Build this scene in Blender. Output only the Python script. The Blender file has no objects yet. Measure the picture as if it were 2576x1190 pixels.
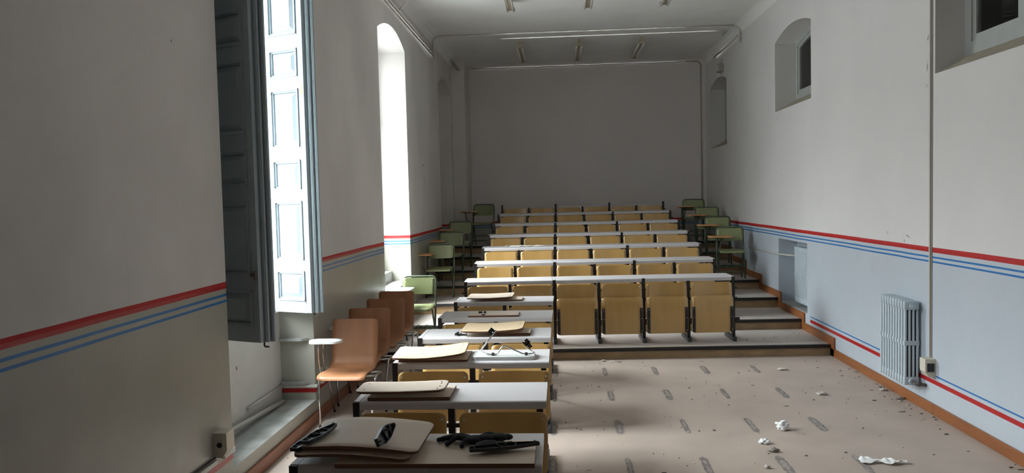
import bpy, bmesh, math, random
from mathutils import Vector, Matrix, noise
random.seed(7)
sc = bpy.context.scene
col = sc.collection
PI = math.pi
# ------------------------------------------------------------------ camera
PITCH, YAW, ROLL, FPX, CAMH = 0.04907, 0.06316, 0.02391, 1945.45, 1.87
cam_d = bpy.data.cameras.new('camera'); cam = bpy.data.objects.new('camera', cam_d); col.objects.link(cam)
F = Vector((-math.sin(YAW) * math.cos(PITCH), math.cos(YAW) * math.cos(PITCH), -math.sin(PITCH)))
r0 = Vector((math.cos(YAW), math.sin(YAW), 0)); u0 = r0.cross(F)
rr = r0 * math.cos(ROLL) - u0 * math.sin(ROLL); uu = r0 * math.sin(ROLL) + u0 * math.cos(ROLL)
cam.matrix_world = Matrix(((rr.x, uu.x, -F.x, 0), (rr.y, uu.y, -F.y, 0), (rr.z, uu.z, -F.z, CAMH), (0, 0, 0, 1)))
cam_d.sensor_width = 36; cam_d.lens = FPX / 2576 * 36; cam_d.clip_start = 0.05
sc.camera = cam
# ------------------------------------------------------------------ colour, exposure, sky
sc.view_settings.view_transform = 'Standard'; sc.view_settings.look = 'None'
sc.view_settings.gamma = 1; sc.view_settings.use_curve_mapping = False
sc.view_settings.exposure = -0.04
sc.cycles.use_denoising = True
sc.cycles.max_bounces = 14; sc.cycles.diffuse_bounces = 10; sc.cycles.transparent_max_bounces = 12
sc.cycles.sample_clamp_indirect = 6
SKY_TOP, SKY_LOW = 104.0, 10.5
w = bpy.data.worlds.new('overcast_sky'); sc.world = w; w.use_nodes = True
nt = w.node_tree; nt.nodes.clear()
wo = nt.nodes.new('ShaderNodeOutputWorld'); bg = nt.nodes.new('ShaderNodeBackground')
tc = nt.nodes.new('ShaderNodeTexCoord'); sx = nt.nodes.new('ShaderNodeSeparateXYZ')
mr = nt.nodes.new('ShaderNodeMapRange'); mr.inputs[1].default_value = 0.15; mr.inputs[2].default_value = 0.85
mr.inputs[3].default_value = SKY_LOW; mr.inputs[4].default_value = SKY_TOP
nt.links.new(tc.outputs['Generated'], sx.inputs[0]); nt.links.new(sx.outputs[2], mr.inputs[0])
m2 = nt.nodes.new('ShaderNodeMapRange'); m2.inputs[1].default_value = -0.6; m2.inputs[2].default_value = 0.6
m2.inputs[3].default_value = 0.55; m2.inputs[4].default_value = 1.25      # the cloud cover is brighter towards the far end of the street
ml = nt.nodes.new('ShaderNodeMath'); ml.operation = 'MULTIPLY'
nt.links.new(sx.outputs[1], m2.inputs[0]); nt.links.new(mr.outputs[0], ml.inputs[0]); nt.links.new(m2.outputs[0], ml.inputs[1])
nt.links.new(ml.outputs[0], bg.inputs[1]); bg.inputs[0].default_value = (0.91, 0.955, 1.0, 1)
nt.links.new(bg.outputs[0], wo.inputs[0])
XL, XR = -2.125, 3.06
CEIL, YB, YF = 4.67, 16.4, -1.2
# daylight through the two unshuttered windows: sampling portals for the sky
for y0, y1, z0 in ((5.05, 6.50, 0.93), (9.12, 10.86, 0.86)):
    ld = bpy.data.lights.new('window_daylight', 'AREA'); lo = bpy.data.objects.new('window_daylight', ld); col.objects.link(lo)
    ld.shape = 'RECTANGLE'; ld.size = 4.2 - z0; ld.size_y = y1 - y0
    lo.location = (XL - .96, (y0 + y1) / 2, (z0 + 4.2) / 2); lo.rotation_euler = (0, -PI / 2, 0)
    ld.cycles.is_portal = True
# ------------------------------------------------------------------ materials
def newmat(name):
    m = bpy.data.materials.new(name); m.use_nodes = True
    return m, m.node_tree, m.node_tree.nodes['Principled BSDF']
def setc(b, c): b.inputs['Base Color'].default_value = (*c, 1)
def mat(name, c, rough=0.6, metal=0.0, var=0.0, scale=8.0, bump=0.0, bscale=60.0, stretch=None, c2=None, spec=0.5, det=4.0):
    m, t, b = newmat(name); setc(b, c); b.inputs['Roughness'].default_value = rough; b.inputs['Metallic'].default_value = metal
    b.inputs['Specular IOR Level'].default_value = spec
    N, L = t.nodes, t.links
    tc = N.new('ShaderNodeTexCoord'); mp = N.new('ShaderNodeMapping'); L.new(tc.outputs['Object'], mp.inputs[0])
    if stretch: mp.inputs['Scale'].default_value = stretch
    if var or c2:
        n = N.new('ShaderNodeTexNoise'); n.inputs['Scale'].default_value = scale; n.inputs['Detail'].default_value = det
        L.new(mp.outputs[0], n.inputs['Vector'])
        r = N.new('ShaderNodeValToRGB'); r.color_ramp.elements[0].position = 0.32; r.color_ramp.elements[1].position = 0.68
        a = c2 if c2 else tuple(x * (1 - var) for x in c)
        r.color_ramp.elements[0].color = (*a, 1); r.color_ramp.elements[1].color = (*c, 1)
        L.new(n.outputs[0], r.inputs[0]); L.new(r.outputs[0], b.inputs['Base Color'])
    if bump:
        n2 = N.new('ShaderNodeTexNoise'); n2.inputs['Scale'].default_value = bscale; n2.inputs['Detail'].default_value = 3
        L.new(mp.outputs[0], n2.inputs['Vector'])
        bu = N.new('ShaderNodeBump'); bu.inputs['Strength'].default_value = bump; bu.inputs['Distance'].default_value = 0.01
        L.new(n2.outputs[0], bu.inputs['Height']); L.new(bu.outputs[0], b.inputs['Normal'])
    return m
RED, BLUE = (0.43, 0.012, 0.014), (0.018, 0.17, 0.46)
def wallmat(name, upper, lower, ymax, lowblue, rough_low=0.3, dirt=0.92):
    m, t, b = newmat(name); N, L = t.nodes, t.links
    g = N.new('ShaderNodeNewGeometry'); s = N.new('ShaderNodeSeparateXYZ'); L.new(g.outputs['Position'], s.inputs[0])
    def math_(op, a, bb, c=None):
        n = N.new('ShaderNodeMath'); n.operation = op
        for i, v in enumerate((a, bb, c)):
            if v is None: continue
            if isinstance(v, (int, float)): n.inputs[i].default_value = v
            else: L.new(v, n.inputs[i])
        return n.outputs[0]
    wob = N.new('ShaderNodeTexNoise'); wob.inputs['Scale'].default_value = 0.9; wob.inputs['Detail'].default_value = 2; L.new(g.outputs['Position'], wob.inputs[0])
    z = math_('ADD', s.outputs[2], math_('MULTIPLY', math_('SUBTRACT', wob.outputs[0], 0.5), 0.014))
    def mix(f, a, c):
        n = N.new('ShaderNodeMix'); n.data_type = 'RGBA'; L.new(f, n.inputs[0])
        for i, v in ((6, a), (7, c)):
            if isinstance(v, tuple): n.inputs[i].default_value = (*v, 1)
            else: L.new(v, n.inputs[i])
        return n.outputs[2]
    # dirt: streaky, large
    mp = N.new('ShaderNodeMapping'); mp.inputs['Scale'].default_value = (1, 1.0, 0.6); L.new(g.outputs['Position'], mp.inputs[0])
    dn = N.new('ShaderNodeTexNoise'); dn.inputs['Scale'].default_value = 0.9; dn.inputs['Detail'].default_value = 5; L.new(mp.outputs[0], dn.inputs[0])
    dr = N.new('ShaderNodeMapRange'); dr.inputs[1].default_value = 0.35; dr.inputs[2].default_value = 0.7; dr.inputs[3].default_value = 1.0; dr.inputs[4].default_value = dirt
    L.new(dn.outputs[0], dr.inputs[0])
    isup = math_('GREATER_THAN', z, 1.365)
    c = mix(isup, lower, upper)
    c = mix(math_('COMPARE', z, 1.365, 0.021), c, RED)
    c = mix(math_('COMPARE', z, 1.304, 0.0075), c, BLUE)
    c = mix(math_('COMPARE', z, 1.266, 0.0075), c, BLUE)
    near = math_('LESS_THAN', s.outputs[1], ymax)
    c = mix(math_('MULTIPLY', math_('COMPARE', s.outputs[2], 0.268, 0.018), near), c, RED)
    if lowblue: c = mix(math_('MULTIPLY', math_('COMPARE', s.outputs[2], 0.322, 0.0065), near), c, BLUE)
    mul = N.new('ShaderNodeMix'); mul.data_type = 'RGBA'; mul.blend_type = 'MULTIPLY'; mul.inputs[0].default_value = 1
    L.new(c, mul.inputs[6]); L.new(dr.outputs[0], mul.inputs[7]); L.new(mul.outputs[2], b.inputs['Base Color'])
    rg = N.new('ShaderNodeMapRange'); L.new(isup, rg.inputs[0]); rg.inputs[3].default_value = rough_low; rg.inputs[4].default_value = 0.75
    L.new(rg.outputs[0], b.inputs['Roughness'])
    n2 = N.new('ShaderNodeTexNoise'); n2.inputs['Scale'].default_value = 5; n2.inputs['Detail'].default_value = 4; L.new(g.outputs['Position'], n2.inputs[0])
    bu = N.new('ShaderNodeBump'); bu.inputs['Strength'].default_value = 0.35; bu.inputs['Distance'].default_value = 0.02
    L.new(n2.outputs[0], bu.inputs['Height']); L.new(bu.outputs[0], b.inputs['Normal'])
    return m
M = {}
M['wall_l'] = wallmat('wall_left_paint_shaded', (0.66, 0.63, 0.60), (0.40, 0.395, 0.34), 9.0, False, 0.36, 0.80)  # same paint as right wall; shade and warm floor reflection in lower colour
M['wall_r'] = wallmat('wall_right_paint_skylit', (0.66, 0.645, 0.63), (0.50, 0.555, 0.61), 9.72, True, 0.33)  # bluish window light is put into the lower wall colour
M['recess'] = mat('recess_paint', (0.60, 0.61, 0.58), 0.5, var=0.08, scale=4, bump=0.15, bscale=5)
M['wall_b'] = wallmat('wall_back_paint', (0.70, 0.66, 0.65), (0.45, 0.45, 0.42), 0.0, False)
M['ceil'] = mat('ceiling_paint', (0.78, 0.775, 0.75), 0.9, var=0.08, scale=1.5)
M['white_trim'] = mat('white_trunking', (0.62, 0.62, 0.58), 0.45)
M['pipe'] = mat('painted_pipe', (0.50, 0.48, 0.43), 0.5)
M['pipe_dk'] = mat('grimy_pipe', (0.30, 0.28, 0.25), 0.6)
M['floor'] = mat('worn_lino', (0.45, 0.37, 0.31), 0.62, var=0.14, scale=2.2, bump=0.08, bscale=220, det=8)
M['stain'] = mat('glue_mark', (0.13, 0.12, 0.12), 0.5, c2=(0.30, 0.26, 0.23), scale=26, det=6)
M['stain_rim'] = mat('glue_residue', (0.40, 0.35, 0.30), 0.4, c2=(0.22, 0.19, 0.17), scale=30)
M['tread'] = mat('tier_lino', (0.47, 0.42, 0.38), 0.6, var=0.15, scale=3)
M['riser'] = mat('riser_board', (0.42, 0.29, 0.15), 0.55, c2=(0.30, 0.20, 0.11), scale=5, stretch=(1, 1, 3))
M['nosing'] = mat('black_nosing', (0.012, 0.011, 0.010), 0.5)
M['skirt'] = mat('skirting_wood', (0.30, 0.105, 0.03), 0.38, c2=(0.22, 0.075, 0.022), scale=6, stretch=(3, 0.4, 3))
M['skirt_l'] = mat('skirting_wood_dull', (0.30, 0.12, 0.06), 0.45, c2=(0.22, 0.085, 0.045), scale=6, stretch=(3, 0.4, 3))
M['sill'] = mat('concrete_sill', (0.40, 0.41, 0.39), 0.8, c2=(0.27, 0.27, 0.25), scale=6)
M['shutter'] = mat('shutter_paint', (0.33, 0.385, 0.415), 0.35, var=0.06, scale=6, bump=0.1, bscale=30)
M['chip'] = mat('chipped_wood', (0.42, 0.22, 0.12), 0.8)
M['sill_tan'] = mat('dusty_sill', (0.40, 0.36, 0.28), 0.85, var=0.15)
M['frame'] = mat('window_paint', (0.40, 0.42, 0.40), 0.5, var=0.1)
M['dark'] = mat('painted_unlit_room', (0.018, 0.018, 0.015), 0.9, var=0.3, scale=2)  # near-black colour stands in for the darkness behind the high windows
M['lam'] = mat('grey_laminate', (0.56, 0.54, 0.54), 0.42, var=0.06, scale=90)
M['black'] = mat('black_steel', (0.010, 0.009, 0.010), 0.45)
M['steel_dk'] = mat('grey_steel_foot', (0.05, 0.05, 0.055), 0.5)
M['ply'] = mat('yellow_plywood', (0.52, 0.32, 0.108), 0.26, c2=(0.46, 0.275, 0.09), scale=3, stretch=(3, 3, 0.6), bump=0.0)
for n_ in M['ply'].node_tree.nodes:
    if n_.type == 'BSDF_PRINCIPLED': n_.inputs['Coat Weight'].default_value = 0.9; n_.inputs['Coat Roughness'].default_value = 0.16
M['ply_edge'] = mat('plywood_edge', (0.62, 0.45, 0.22), 0.6)
M['board'] = mat('pale_plywood', (0.66, 0.52, 0.34), 0.42, c2=(0.60, 0.46, 0.29), scale=4, stretch=(0.6, 3, 3))
M['board_g'] = mat('greyed_board', (0.68, 0.575, 0.47), 0.45, var=0.08, scale=4)
M['board_edge'] = mat('dark_board_edge', (0.13, 0.055, 0.03), 0.5)
M['brown'] = mat('brown_plywood', (0.43, 0.20, 0.095), 0.42, c2=(0.36, 0.16, 0.075), scale=4, stretch=(3, 3, 0.5))
M['chrome'] = mat('chrome', (0.62, 0.62, 0.62), 0.16, 1.0)
M['tablet_w'] = mat('white_tablet', (0.66, 0.68, 0.66), 0.4)
M['tablet_o'] = mat('wooden_tablet', (0.52, 0.26, 0.10), 0.38)
M['green'] = mat('green_laminate', (0.205, 0.235, 0.105), 0.36, var=0.05, scale=5)
M['green_t'] = mat('green_tube', (0.075, 0.105, 0.065), 0.38)
M['rad'] = mat('radiator_paint', (0.50, 0.58, 0.63), 0.4, var=0.05, scale=12)
M['grime'] = mat('grimy_metal', (0.10, 0.09, 0.08), 0.6, var=0.4, scale=20)
M['sock'] = mat('cream_plastic', (0.60, 0.56, 0.46), 0.5)
M['plastic'] = mat('black_plastic', (0.016, 0.017, 0.018), 0.38)
M['glove'] = mat('black_knit', (0.012, 0.012, 0.016), 0.9, bump=0.6, bscale=220)
M['paper'] = mat('white_paper', (0.80, 0.80, 0.78), 0.8)
M['paper_dk'] = mat('dirty_paper', (0.30, 0.27, 0.24), 0.8)
M['flake'] = mat('plaster_flake', (0.62, 0.57, 0.52), 0.8)
M['debris'] = mat('dark_debris', (0.07, 0.06, 0.05), 0.8)
M['lampbody'] = mat('fluorescent_body', (0.38, 0.34, 0.25), 0.5)
M['tube'] = mat('fluorescent_tube', (0.62, 0.60, 0.54), 0.3)
M['crack'] = mat('crack', (0.10, 0.09, 0.085), 0.9)
M['plasterpatch'] = mat('bare_plaster', (0.66, 0.64, 0.60), 0.9)
gm, gt, gb = newmat('window_glass'); gt.nodes.remove(gb)
o_ = gt.nodes['Material Output']; tr = gt.nodes.new('ShaderNodeBsdfTransparent'); gl = gt.nodes.new('ShaderNodeBsdfGlossy')
fr = gt.nodes.new('ShaderNodeFresnel'); fr.inputs[0].default_value = 1.45; gl.inputs['Roughness'].default_value = 0.03; tr.inputs[0].default_value = (0.92, 0.95, 0.94, 1)
mx = gt.nodes.new('ShaderNodeMixShader'); gt.links.new(fr.outputs[0], mx.inputs[0]); gt.links.new(tr.outputs[0], mx.inputs[1]); gt.links.new(gl.outputs[0], mx.inputs[2]); gt.links.new(mx.outputs[0], o_.inputs[0])
M['glass'] = gm
# ------------------------------------------------------------------ mesh helpers
I4 = Matrix.Identity(4)
def TR(x=0, y=0, z=0, rx=0, ry=0, rz=0):
    return Matrix.Translation((x, y, z)) @ Matrix.Rotation(rz, 4, 'Z') @ Matrix.Rotation(ry, 4, 'Y') @ Matrix.Rotation(rx, 4, 'X')
class MB:
    def __init__(s): s.bm = bmesh.new(); s.mats = []; s.cur = 0
    def m(s, name):
        if name not in s.mats: s.mats.append(name)
        s.cur = s.mats.index(name); return s
    def face(s, pts, smooth=False):
        f = s.bm.faces.new([s.bm.verts.new(p) for p in pts]); f.material_index = s.cur; f.smooth = smooth; return f
    def box(s, x0, x1, y0, y1, z0, z1, mx=I4, bev=0.0, seg=2):
        r = bmesh.ops.create_cube(s.bm, size=1.0)
        vs = r['verts']
        sc_ = Matrix.Translation(((x0 + x1) / 2, (y0 + y1) / 2, (z0 + z1) / 2)) @ Matrix.Diagonal((abs(x1 - x0), abs(y1 - y0), abs(z1 - z0), 1))
        bmesh.ops.transform(s.bm, matrix=sc_, verts=vs)
        fs = set(f for v in vs for f in v.link_faces)
        if bev > 0:
            es = list(set(e for v in vs for e in v.link_edges))
            rb = bmesh.ops.bevel(s.bm, geom=es, offset=bev, segments=seg, profile=0.5, affect='EDGES')
            fs = set(rb['faces']) | set(f for f in fs if f.is_valid)
            vs = list(set(v for f in fs for v in f.verts))
            for f in rb['faces']: f.smooth = True
        for f in fs: f.material_index = s.cur
        bmesh.ops.transform(s.bm, matrix=mx, verts=vs)
        return s
    def tube(s, pts, r, seg=10, cap=True, mx=I4, radii=None):
        pts = [mx @ Vector(p) for p in pts]; n = len(pts)
        rings = []; prev = None
        for i, p in enumerate(pts):
            t = (pts[min(i + 1, n - 1)] - pts[max(i - 1, 0)]).normalized()
            if prev is None:
                a = Vector((0, 0, 1)) if abs(t.z) < 0.9 else Vector((1, 0, 0)); nx = t.cross(a).normalized()
            else:
                nx = (prev - t * prev.dot(t)).normalized()
            prev = nx; ny = t.cross(nx); R_ = radii[i] if radii else r
            rings.append([s.bm.verts.new(p + (nx * math.cos(k * 2 * PI / seg) + ny * math.sin(k * 2 * PI / seg)) * R_) for k in range(seg)])
        for a, b in zip(rings, rings[1:]):
            for k in range(seg):
                f = s.bm.faces.new((a[k], a[(k + 1) % seg], b[(k + 1) % seg], b[k])); f.smooth = True; f.material_index = s.cur
        if cap:
            for ring, rev in ((rings[0], True), (rings[-1], False)):
                f = s.bm.faces.new(list(reversed(ring)) if rev else ring); f.material_index = s.cur
        return s
    def cyl(s, p, q, r, seg=14): return s.tube([p, q], r, seg)
    def prism(s, poly, z0, z1, mx=I4):
        a = [s.bm.verts.new(mx @ Vector((x, y, z0))) for x, y in poly]; b = [s.bm.verts.new(mx @ Vector((x, y, z1))) for x, y in poly]
        n = len(poly); fs = [s.bm.faces.new(list(reversed(a))), s.bm.faces.new(b)]
        for k in range(n): fs.append(s.bm.faces.new((a[k], a[(k + 1) % n], b[(k + 1) % n], b[k])))
        for f in fs: f.material_index = s.cur
        return s
    def ribbon(s, prof, w_, r, t, mx=I4, n=30, ny=8, cup=0.0, edge=None, wtop=None):
        """bent board: profile (a,b) in the a-b plane, width along the other axis; rounded corners of radius r, thickness t"""
        P = [Vector((a, b)) for a, b in prof]; L = [0]
        for a, b in zip(P, P[1:]): L.append(L[-1] + (b - a).length)
        T = L[-1]
        st = sorted(set([round(r * (1 - math.cos(k * PI / 12)), 5) for k in range(7)] + [round(T - r * (1 - math.cos(k * PI / 12)), 5) for k in range(7)] + [round(r + (T - 2 * r) * k / n, 5) for k in range(n + 1)]))
        def at(d):
            d = min(max(d, 0), T)
            for i in range(len(P) - 1):
                if d <= L[i + 1] + 1e-9:
                    return P[i].lerp(P[i + 1], (d - L[i]) / max(L[i + 1] - L[i], 1e-9))
            return P[-1]
        top, bot = [], []
        for d in st:
            p = at(d); tg = (at(d + 0.01) - at(d - 0.01)).normalized(); nn = Vector((-tg.y, tg.x))
            e = min(d, T - d); ins = 0 if e >= r else r - math.sqrt(max(r * r - (r - e) ** 2, 0))
            ww = w_ if wtop is None else w_ + (wtop - w_) * d / T
            hw = ww / 2 - ins; A, B = [], []
            for k in range(ny + 1):
                y = hw * (2 * k / ny - 1); c = cup * (2 * y / w_) ** 2
                for lst, off in ((A, t / 2), (B, -t / 2)):
                    q = p + nn * (off + c); lst.append(s.bm.verts.new(mx @ Vector((q.x, y, q.y))))
            top.append(A); bot.append(B)
        cur = s.cur
        for i in range(len(st) - 1):
            for k in range(ny):
                f = s.bm.faces.new((top[i][k], top[i][k + 1], top[i + 1][k + 1], top[i + 1][k])); f.smooth = True; f.material_index = cur
                f = s.bm.faces.new((bot[i][k], bot[i + 1][k], bot[i + 1][k + 1], bot[i][k + 1])); f.smooth = True; f.material_index = cur
        if edge: s.m(edge)
        def side(a, b, c, d):
            try: f = s.bm.faces.new((a, b, c, d)); f.material_index = s.cur
            except ValueError: pass
        for i in range(len(st) - 1):
            side(top[i][0], top[i + 1][0], bot[i + 1][0], bot[i][0]); side(top[i][-1], bot[i][-1], bot[i + 1][-1], top[i + 1][-1])
        for k in range(ny):
            side(top[0][k], bot[0][k], bot[0][k + 1], top[0][k + 1]); side(top[-1][k], top[-1][k + 1], bot[-1][k + 1], bot[-1][k])
        s.cur = cur
        return s
    def ball(s, c, r, seg=10, sq=(1, 1, 1)):
        q = bmesh.ops.create_uvsphere(s.bm, u_segments=seg, v_segments=max(6, seg // 2 + 2), radius=1)
        bmesh.ops.transform(s.bm, matrix=Matrix.Translation(c) @ Matrix.Diagonal((r * sq[0], r * sq[1], r * sq[2], 1)), verts=q['verts'])
        for f in set(f for v in q['verts'] for f in v.link_faces): f.smooth = True; f.material_index = s.cur
        return s
    def build(s, name, parent=None, matn=None):
        if matn: s.mats = [matn]
        bmesh.ops.recalc_face_normals(s.bm, faces=s.bm.faces)
        me = bpy.data.meshes.new(name); s.bm.to_mesh(me); s.bm.free()
        for k in s.mats: me.materials.append(M[k])
        o = bpy.data.objects.new(name, me); col.objects.link(o)
        if parent: o.parent = parent
        return o
def fillet(pts, rad, n=5):
    P = [Vector(p) for p in pts]; out = [P[0]]
    for i in range(1, len(P) - 1):
        a, b, c = P[i - 1], P[i], P[i + 1]
        r = min(rad, (a - b).length * 0.45, (c - b).length * 0.45)
        p0 = b + (a - b).normalized() * r; p1 = b + (c - b).normalized() * r
        for k in range(n + 1):
            t = k / n; out.append(p0.lerp(b, t).lerp(b.lerp(p1, t), t))
    out.append(P[-1]); return out
def empty(name, label, cat, loc=(0, 0, 0), rz=0, group=None):
    o = bpy.data.objects.new(name, None); col.objects.link(o); o.location = loc; o.rotation_euler = (0, 0, rz)
    o['label'] = label; o['category'] = cat
    if group: o['group'] = group
    return o
def tag(o, label, cat, group=None):
    o['label'] = label; o['category'] = cat
    if group: o['group'] = group
    return o
def struct(o): o['kind'] = 'structure'; return o
def dup(root, loc, rz, label, group=None):
    r = root.copy(); col.objects.link(r); r.location = loc; r.rotation_euler = (0, 0, rz); r['label'] = label
    if group: r['group'] = group
    for ch in list(root.children):
        c = ch.copy(); col.objects.link(c); c.parent = r
        for g in list(ch.children):
            d = g.copy(); col.objects.link(d); d.parent = c
    return r
# ------------------------------------------------------------------ the shell
def arch_top(o, y):
    t = (2 * (y - o['y0']) / (o['y1'] - o['y0']) - 1); t = max(-1, min(1, t))
    return o['zs'] + o.get('rise', 0) * (1 - t * t)
def wall_along_y(mb, X, sgn, y0, y1, z0, z1, ops, wm, revm=None):
    ys = {y0, y1}
    for o in ops:
        k = 20 if o.get('rise') else 1
        for i in range(k + 1): ys.add(round(o['y0'] + (o['y1'] - o['y0']) * i / k, 5))
    ys = sorted(ys)
    mb.m(wm)
    for a, b in zip(ys, ys[1:]):
        mid = (a + b) / 2; act = sorted([o for o in ops if o['y0'] < mid < o['y1']], key=lambda o: o['zb'])
        la = lb = z0
        for o in act:
            if o['zb'] > la: mb.face([(X, a, la), (X, b, lb), (X, b, o['zb']), (X, a, o['zb'])])
            la, lb = arch_top(o, a), arch_top(o, b)
        mb.face([(X, a, la), (X, b, lb), (X, b, z1), (X, a, z1)])
    for o in ops:
        d = sgn * o['d']; oy = [y for y in ys if o['y0'] - 1e-6 <= y <= o['y1'] + 1e-6]
        zr = o['zb'] + o.get('slope', 0)
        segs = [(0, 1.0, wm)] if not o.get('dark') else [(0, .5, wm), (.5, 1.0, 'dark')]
        for f0, f1, mm in segs:
            xa_, xb_ = X + d * f0, X + d * f1; za, zb_ = o['zb'] + (zr - o['zb']) * f0, o['zb'] + (zr - o['zb']) * f1
            mb.m(mm)
            for a, b in zip(oy, oy[1:]):
                mb.face([(xa_, a, arch_top(o, a)), (xa_, b, arch_top(o, b)), (xb_, b, arch_top(o, b)), (xb_, a, arch_top(o, a))], smooth=True)
            for y in (o['y0'], o['y1']): mb.face([(xa_, y, za), (xb_, y, zb_), (xb_, y, arch_top(o, y)), (xa_, y, arch_top(o, y))])
        mb.m(o.get('sillm', wm)); mb.face([(X, o['y0'], o['zb']), (X, o['y1'], o['zb']), (X + d, o['y1'], zr), (X + d, o['y0'], zr)])
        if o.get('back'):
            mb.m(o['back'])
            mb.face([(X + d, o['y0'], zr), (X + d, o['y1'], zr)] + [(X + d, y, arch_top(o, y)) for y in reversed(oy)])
# openings of the window wall and of the inner wall
W1 = dict(y0=4.76, y1=6.44, zb=0.187, zs=3.95, rise=0.16, d=0.95, sillm='sill')  # unseen outer reveals of both windows deepened to cut oblique daylight
W2 = dict(y0=9.18, y1=10.80, zb=0.745, zs=3.95, rise=0.17, d=0.95, sillm='sill')
W3 = dict(y0=13.75, y1=15.28, zb=0.95, zs=3.94, rise=0.17, d=0.34, back='wall_l')
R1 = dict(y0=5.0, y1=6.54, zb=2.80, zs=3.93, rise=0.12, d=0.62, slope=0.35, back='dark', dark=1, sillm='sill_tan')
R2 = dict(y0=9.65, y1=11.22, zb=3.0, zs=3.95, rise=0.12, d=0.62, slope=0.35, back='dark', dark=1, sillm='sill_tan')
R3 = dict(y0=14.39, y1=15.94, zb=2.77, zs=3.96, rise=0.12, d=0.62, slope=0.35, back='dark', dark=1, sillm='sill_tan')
RN = dict(y0=9.83, y1=11.10, zb=0.345, zs=1.222, rise=0, d=0.26, back='wall_r', sillm='sill')
mb = MB(); wall_along_y(mb, XL, -1, YF, YB, 0, CEIL, [W1, W2, W3], 'wall_l')
# parapets under the windows, frame reveal of the first window
mb.m('recess')
mb.box(XL - .94, -2.49, W1['y0'], 5.10, 0.95, 4.2)
mb.box(XL - .94, -2.42, W1['y0'], W1['y1'], 0.187, 0.95); mb.box(XL - .94, -2.40, W2['y0'], W2['y1'], 0.745, 0.885)
# peeled plaster patches on the parapet and on the wall
def patch(mb, X, y, z, ry, rz_, n=9, sgn=1, rot=0.0):
    pts = []
    for k in range(n):
        a = k * 2 * PI / n; q = random.uniform(0.6, 1.1); yy, zz = ry * q * math.cos(a), rz_ * q * math.sin(a)
        pts.append((X + sgn * 0.0015, y + yy * math.cos(rot) - zz * math.sin(rot), z + yy * math.sin(rot) + zz * math.cos(rot)))
    mb.face(pts)
mb.m('plasterpatch')
for y, z, a, b in ((5.56, 0.60, .02, .035), (5.53, 0.52, .018, .03), (5.57, 0.78, .02, .02), (5.5, 0.36, .05, .03), (5.60, 0.68, .012, .015), (5.30, 0.30, .03, .02)):
    patch(mb, -2.42, y, z, a, b)
mb.m('crack'); patch(mb, -2.42, 5.36, 0.33, .03, .012); patch(mb, -2.42, 5.54, 0.66, .01, .02); patch(mb, XL, 4.193, 2.783, .005, .012)
patch(mb, XL, 12.1, 2.2, .012, .10); patch(mb, XL, 12.0, 2.42, .05, .01)
wl = struct(mb.build('wall_left'))
mb = MB(); wall_along_y(mb, XR, 1, YF, YB, 0, CEIL, [R1, R2, R3, RN], 'wall_r')
mb.m('crack')
for y, z, a, b, ro in ((6.66, 3.115, .006, .035, .35), (6.672, 2.87, .004, .04, .1), (6.68, 2.72, .004, .018, .1), (6.6, 3.2, .003, .02, 0), (7.02, 1.452, .05, .004, .3), (7.10, 1.41, .02, .006, 1), (7.45, 1.47, .004, .02, .3), (10.9, 2.1, .008, .02, 0), (12.3, 2.35, .006, .015, 0), (11.1, 2.9, .02, .01, 0)):
    patch(mb, XR, y, z, a, b, sgn=-1, rot=ro)
mb.m('plasterpatch'); patch(mb, XR, 5.75, 0.16, .015, .006, sgn=-1); patch(mb, XR, 5.9, 1.17, .005, .004, sgn=-1)
struct(mb.build('wall_right'))
mb = MB().m('wall_b'); mb.face([(XL, YB, 0), (XR, YB, 0), (XR, YB, CEIL), (XL, YB, CEIL)])
mb.m('wall_l'); mb.box(XL - 0.01, -1.87, 15.55, YB + 0.01, 0.9, CEIL + 0.01)
struct(mb.build('wall_back'))
mb = MB().m('wall_b'); mb.face([(XL, YF, 0), (XR, YF, 0), (XR, YF, CEIL), (XL, YF, CEIL)]); struct(mb.build('wall_front'))
# ceiling with a soft cove at its long edges
mb = MB().m('ceil'); prof = [(XL - 0.01, CEIL - 0.14)]
for k in range(7):
    a = k * PI / 12; prof.append((XL + 0.16 - 0.16 * math.cos(a), CEIL - 0.14 + 0.14 * math.sin(a)))
prof += [(XR - 0.16 + 0.16 * math.sin(k * PI / 12), CEIL - 0.14 + 0.14 * math.cos(k * PI / 12)) for k in range(7)] + [(XR + 0.01, CEIL - 0.14)]
for (a, b), (c, d) in zip(prof, prof[1:]): mb.face([(a, YF, b), (c, YF, d), (c, YB, d), (a, YB, b)], smooth=True)
struct(mb.build('ceiling'))
# ------------------------------------------------------------------ floor with glue marks where rows of seats stood
mb = MB().m('floor'); mb.face([(XL - .3, YF, 0), (XR + .3, YF, 0), (XR + .3, YB, 0), (XL - .3, YB, 0)])
def mark(x, y, ln, wd, k):
    rn = random.Random(k); pts = []; L_, R_ = [], []
    n = 12
    for i in range(n + 1):
        t = i / n; e = math.sqrt(max(0.0, 1 - (2 * t - 1) ** 6)); j = rn.uniform(.75, 1.12)
        L_.append((x - wd * e * j, y - ln / 2 + ln * t, 0.0012)); R_.append((x + wd * e * rn.uniform(.75, 1.12), y - ln / 2 + ln * t, 0.0012))
    mb.m('stain'); mb.face(L_ + list(reversed(R_)))
    mb.m('stain_rim')
    for _ in range(3):
        zq = .0016 + .0005 * _
        yy = y + rn.uniform(-.4, .4) * ln; a = rn.uniform(.25, .6) * wd; b = rn.uniform(.03, .08)
        mb.face([(x + a * math.cos(q * PI / 4), yy + b * math.sin(q * PI / 4), zq) for q in range(8)])
k = 0
for yy in (3.2, 4.25, 5.26, 6.2, 7.2, 8.2):
    for j, xx in enumerate((-.09, .44, .97, 1.5, 2.03)):
        k += 1; mark(xx, yy + 0.02 * j, 0.40, 0.024 + 0.006 * (k % 3), k)
struct(mb.build('floor'))
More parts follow.
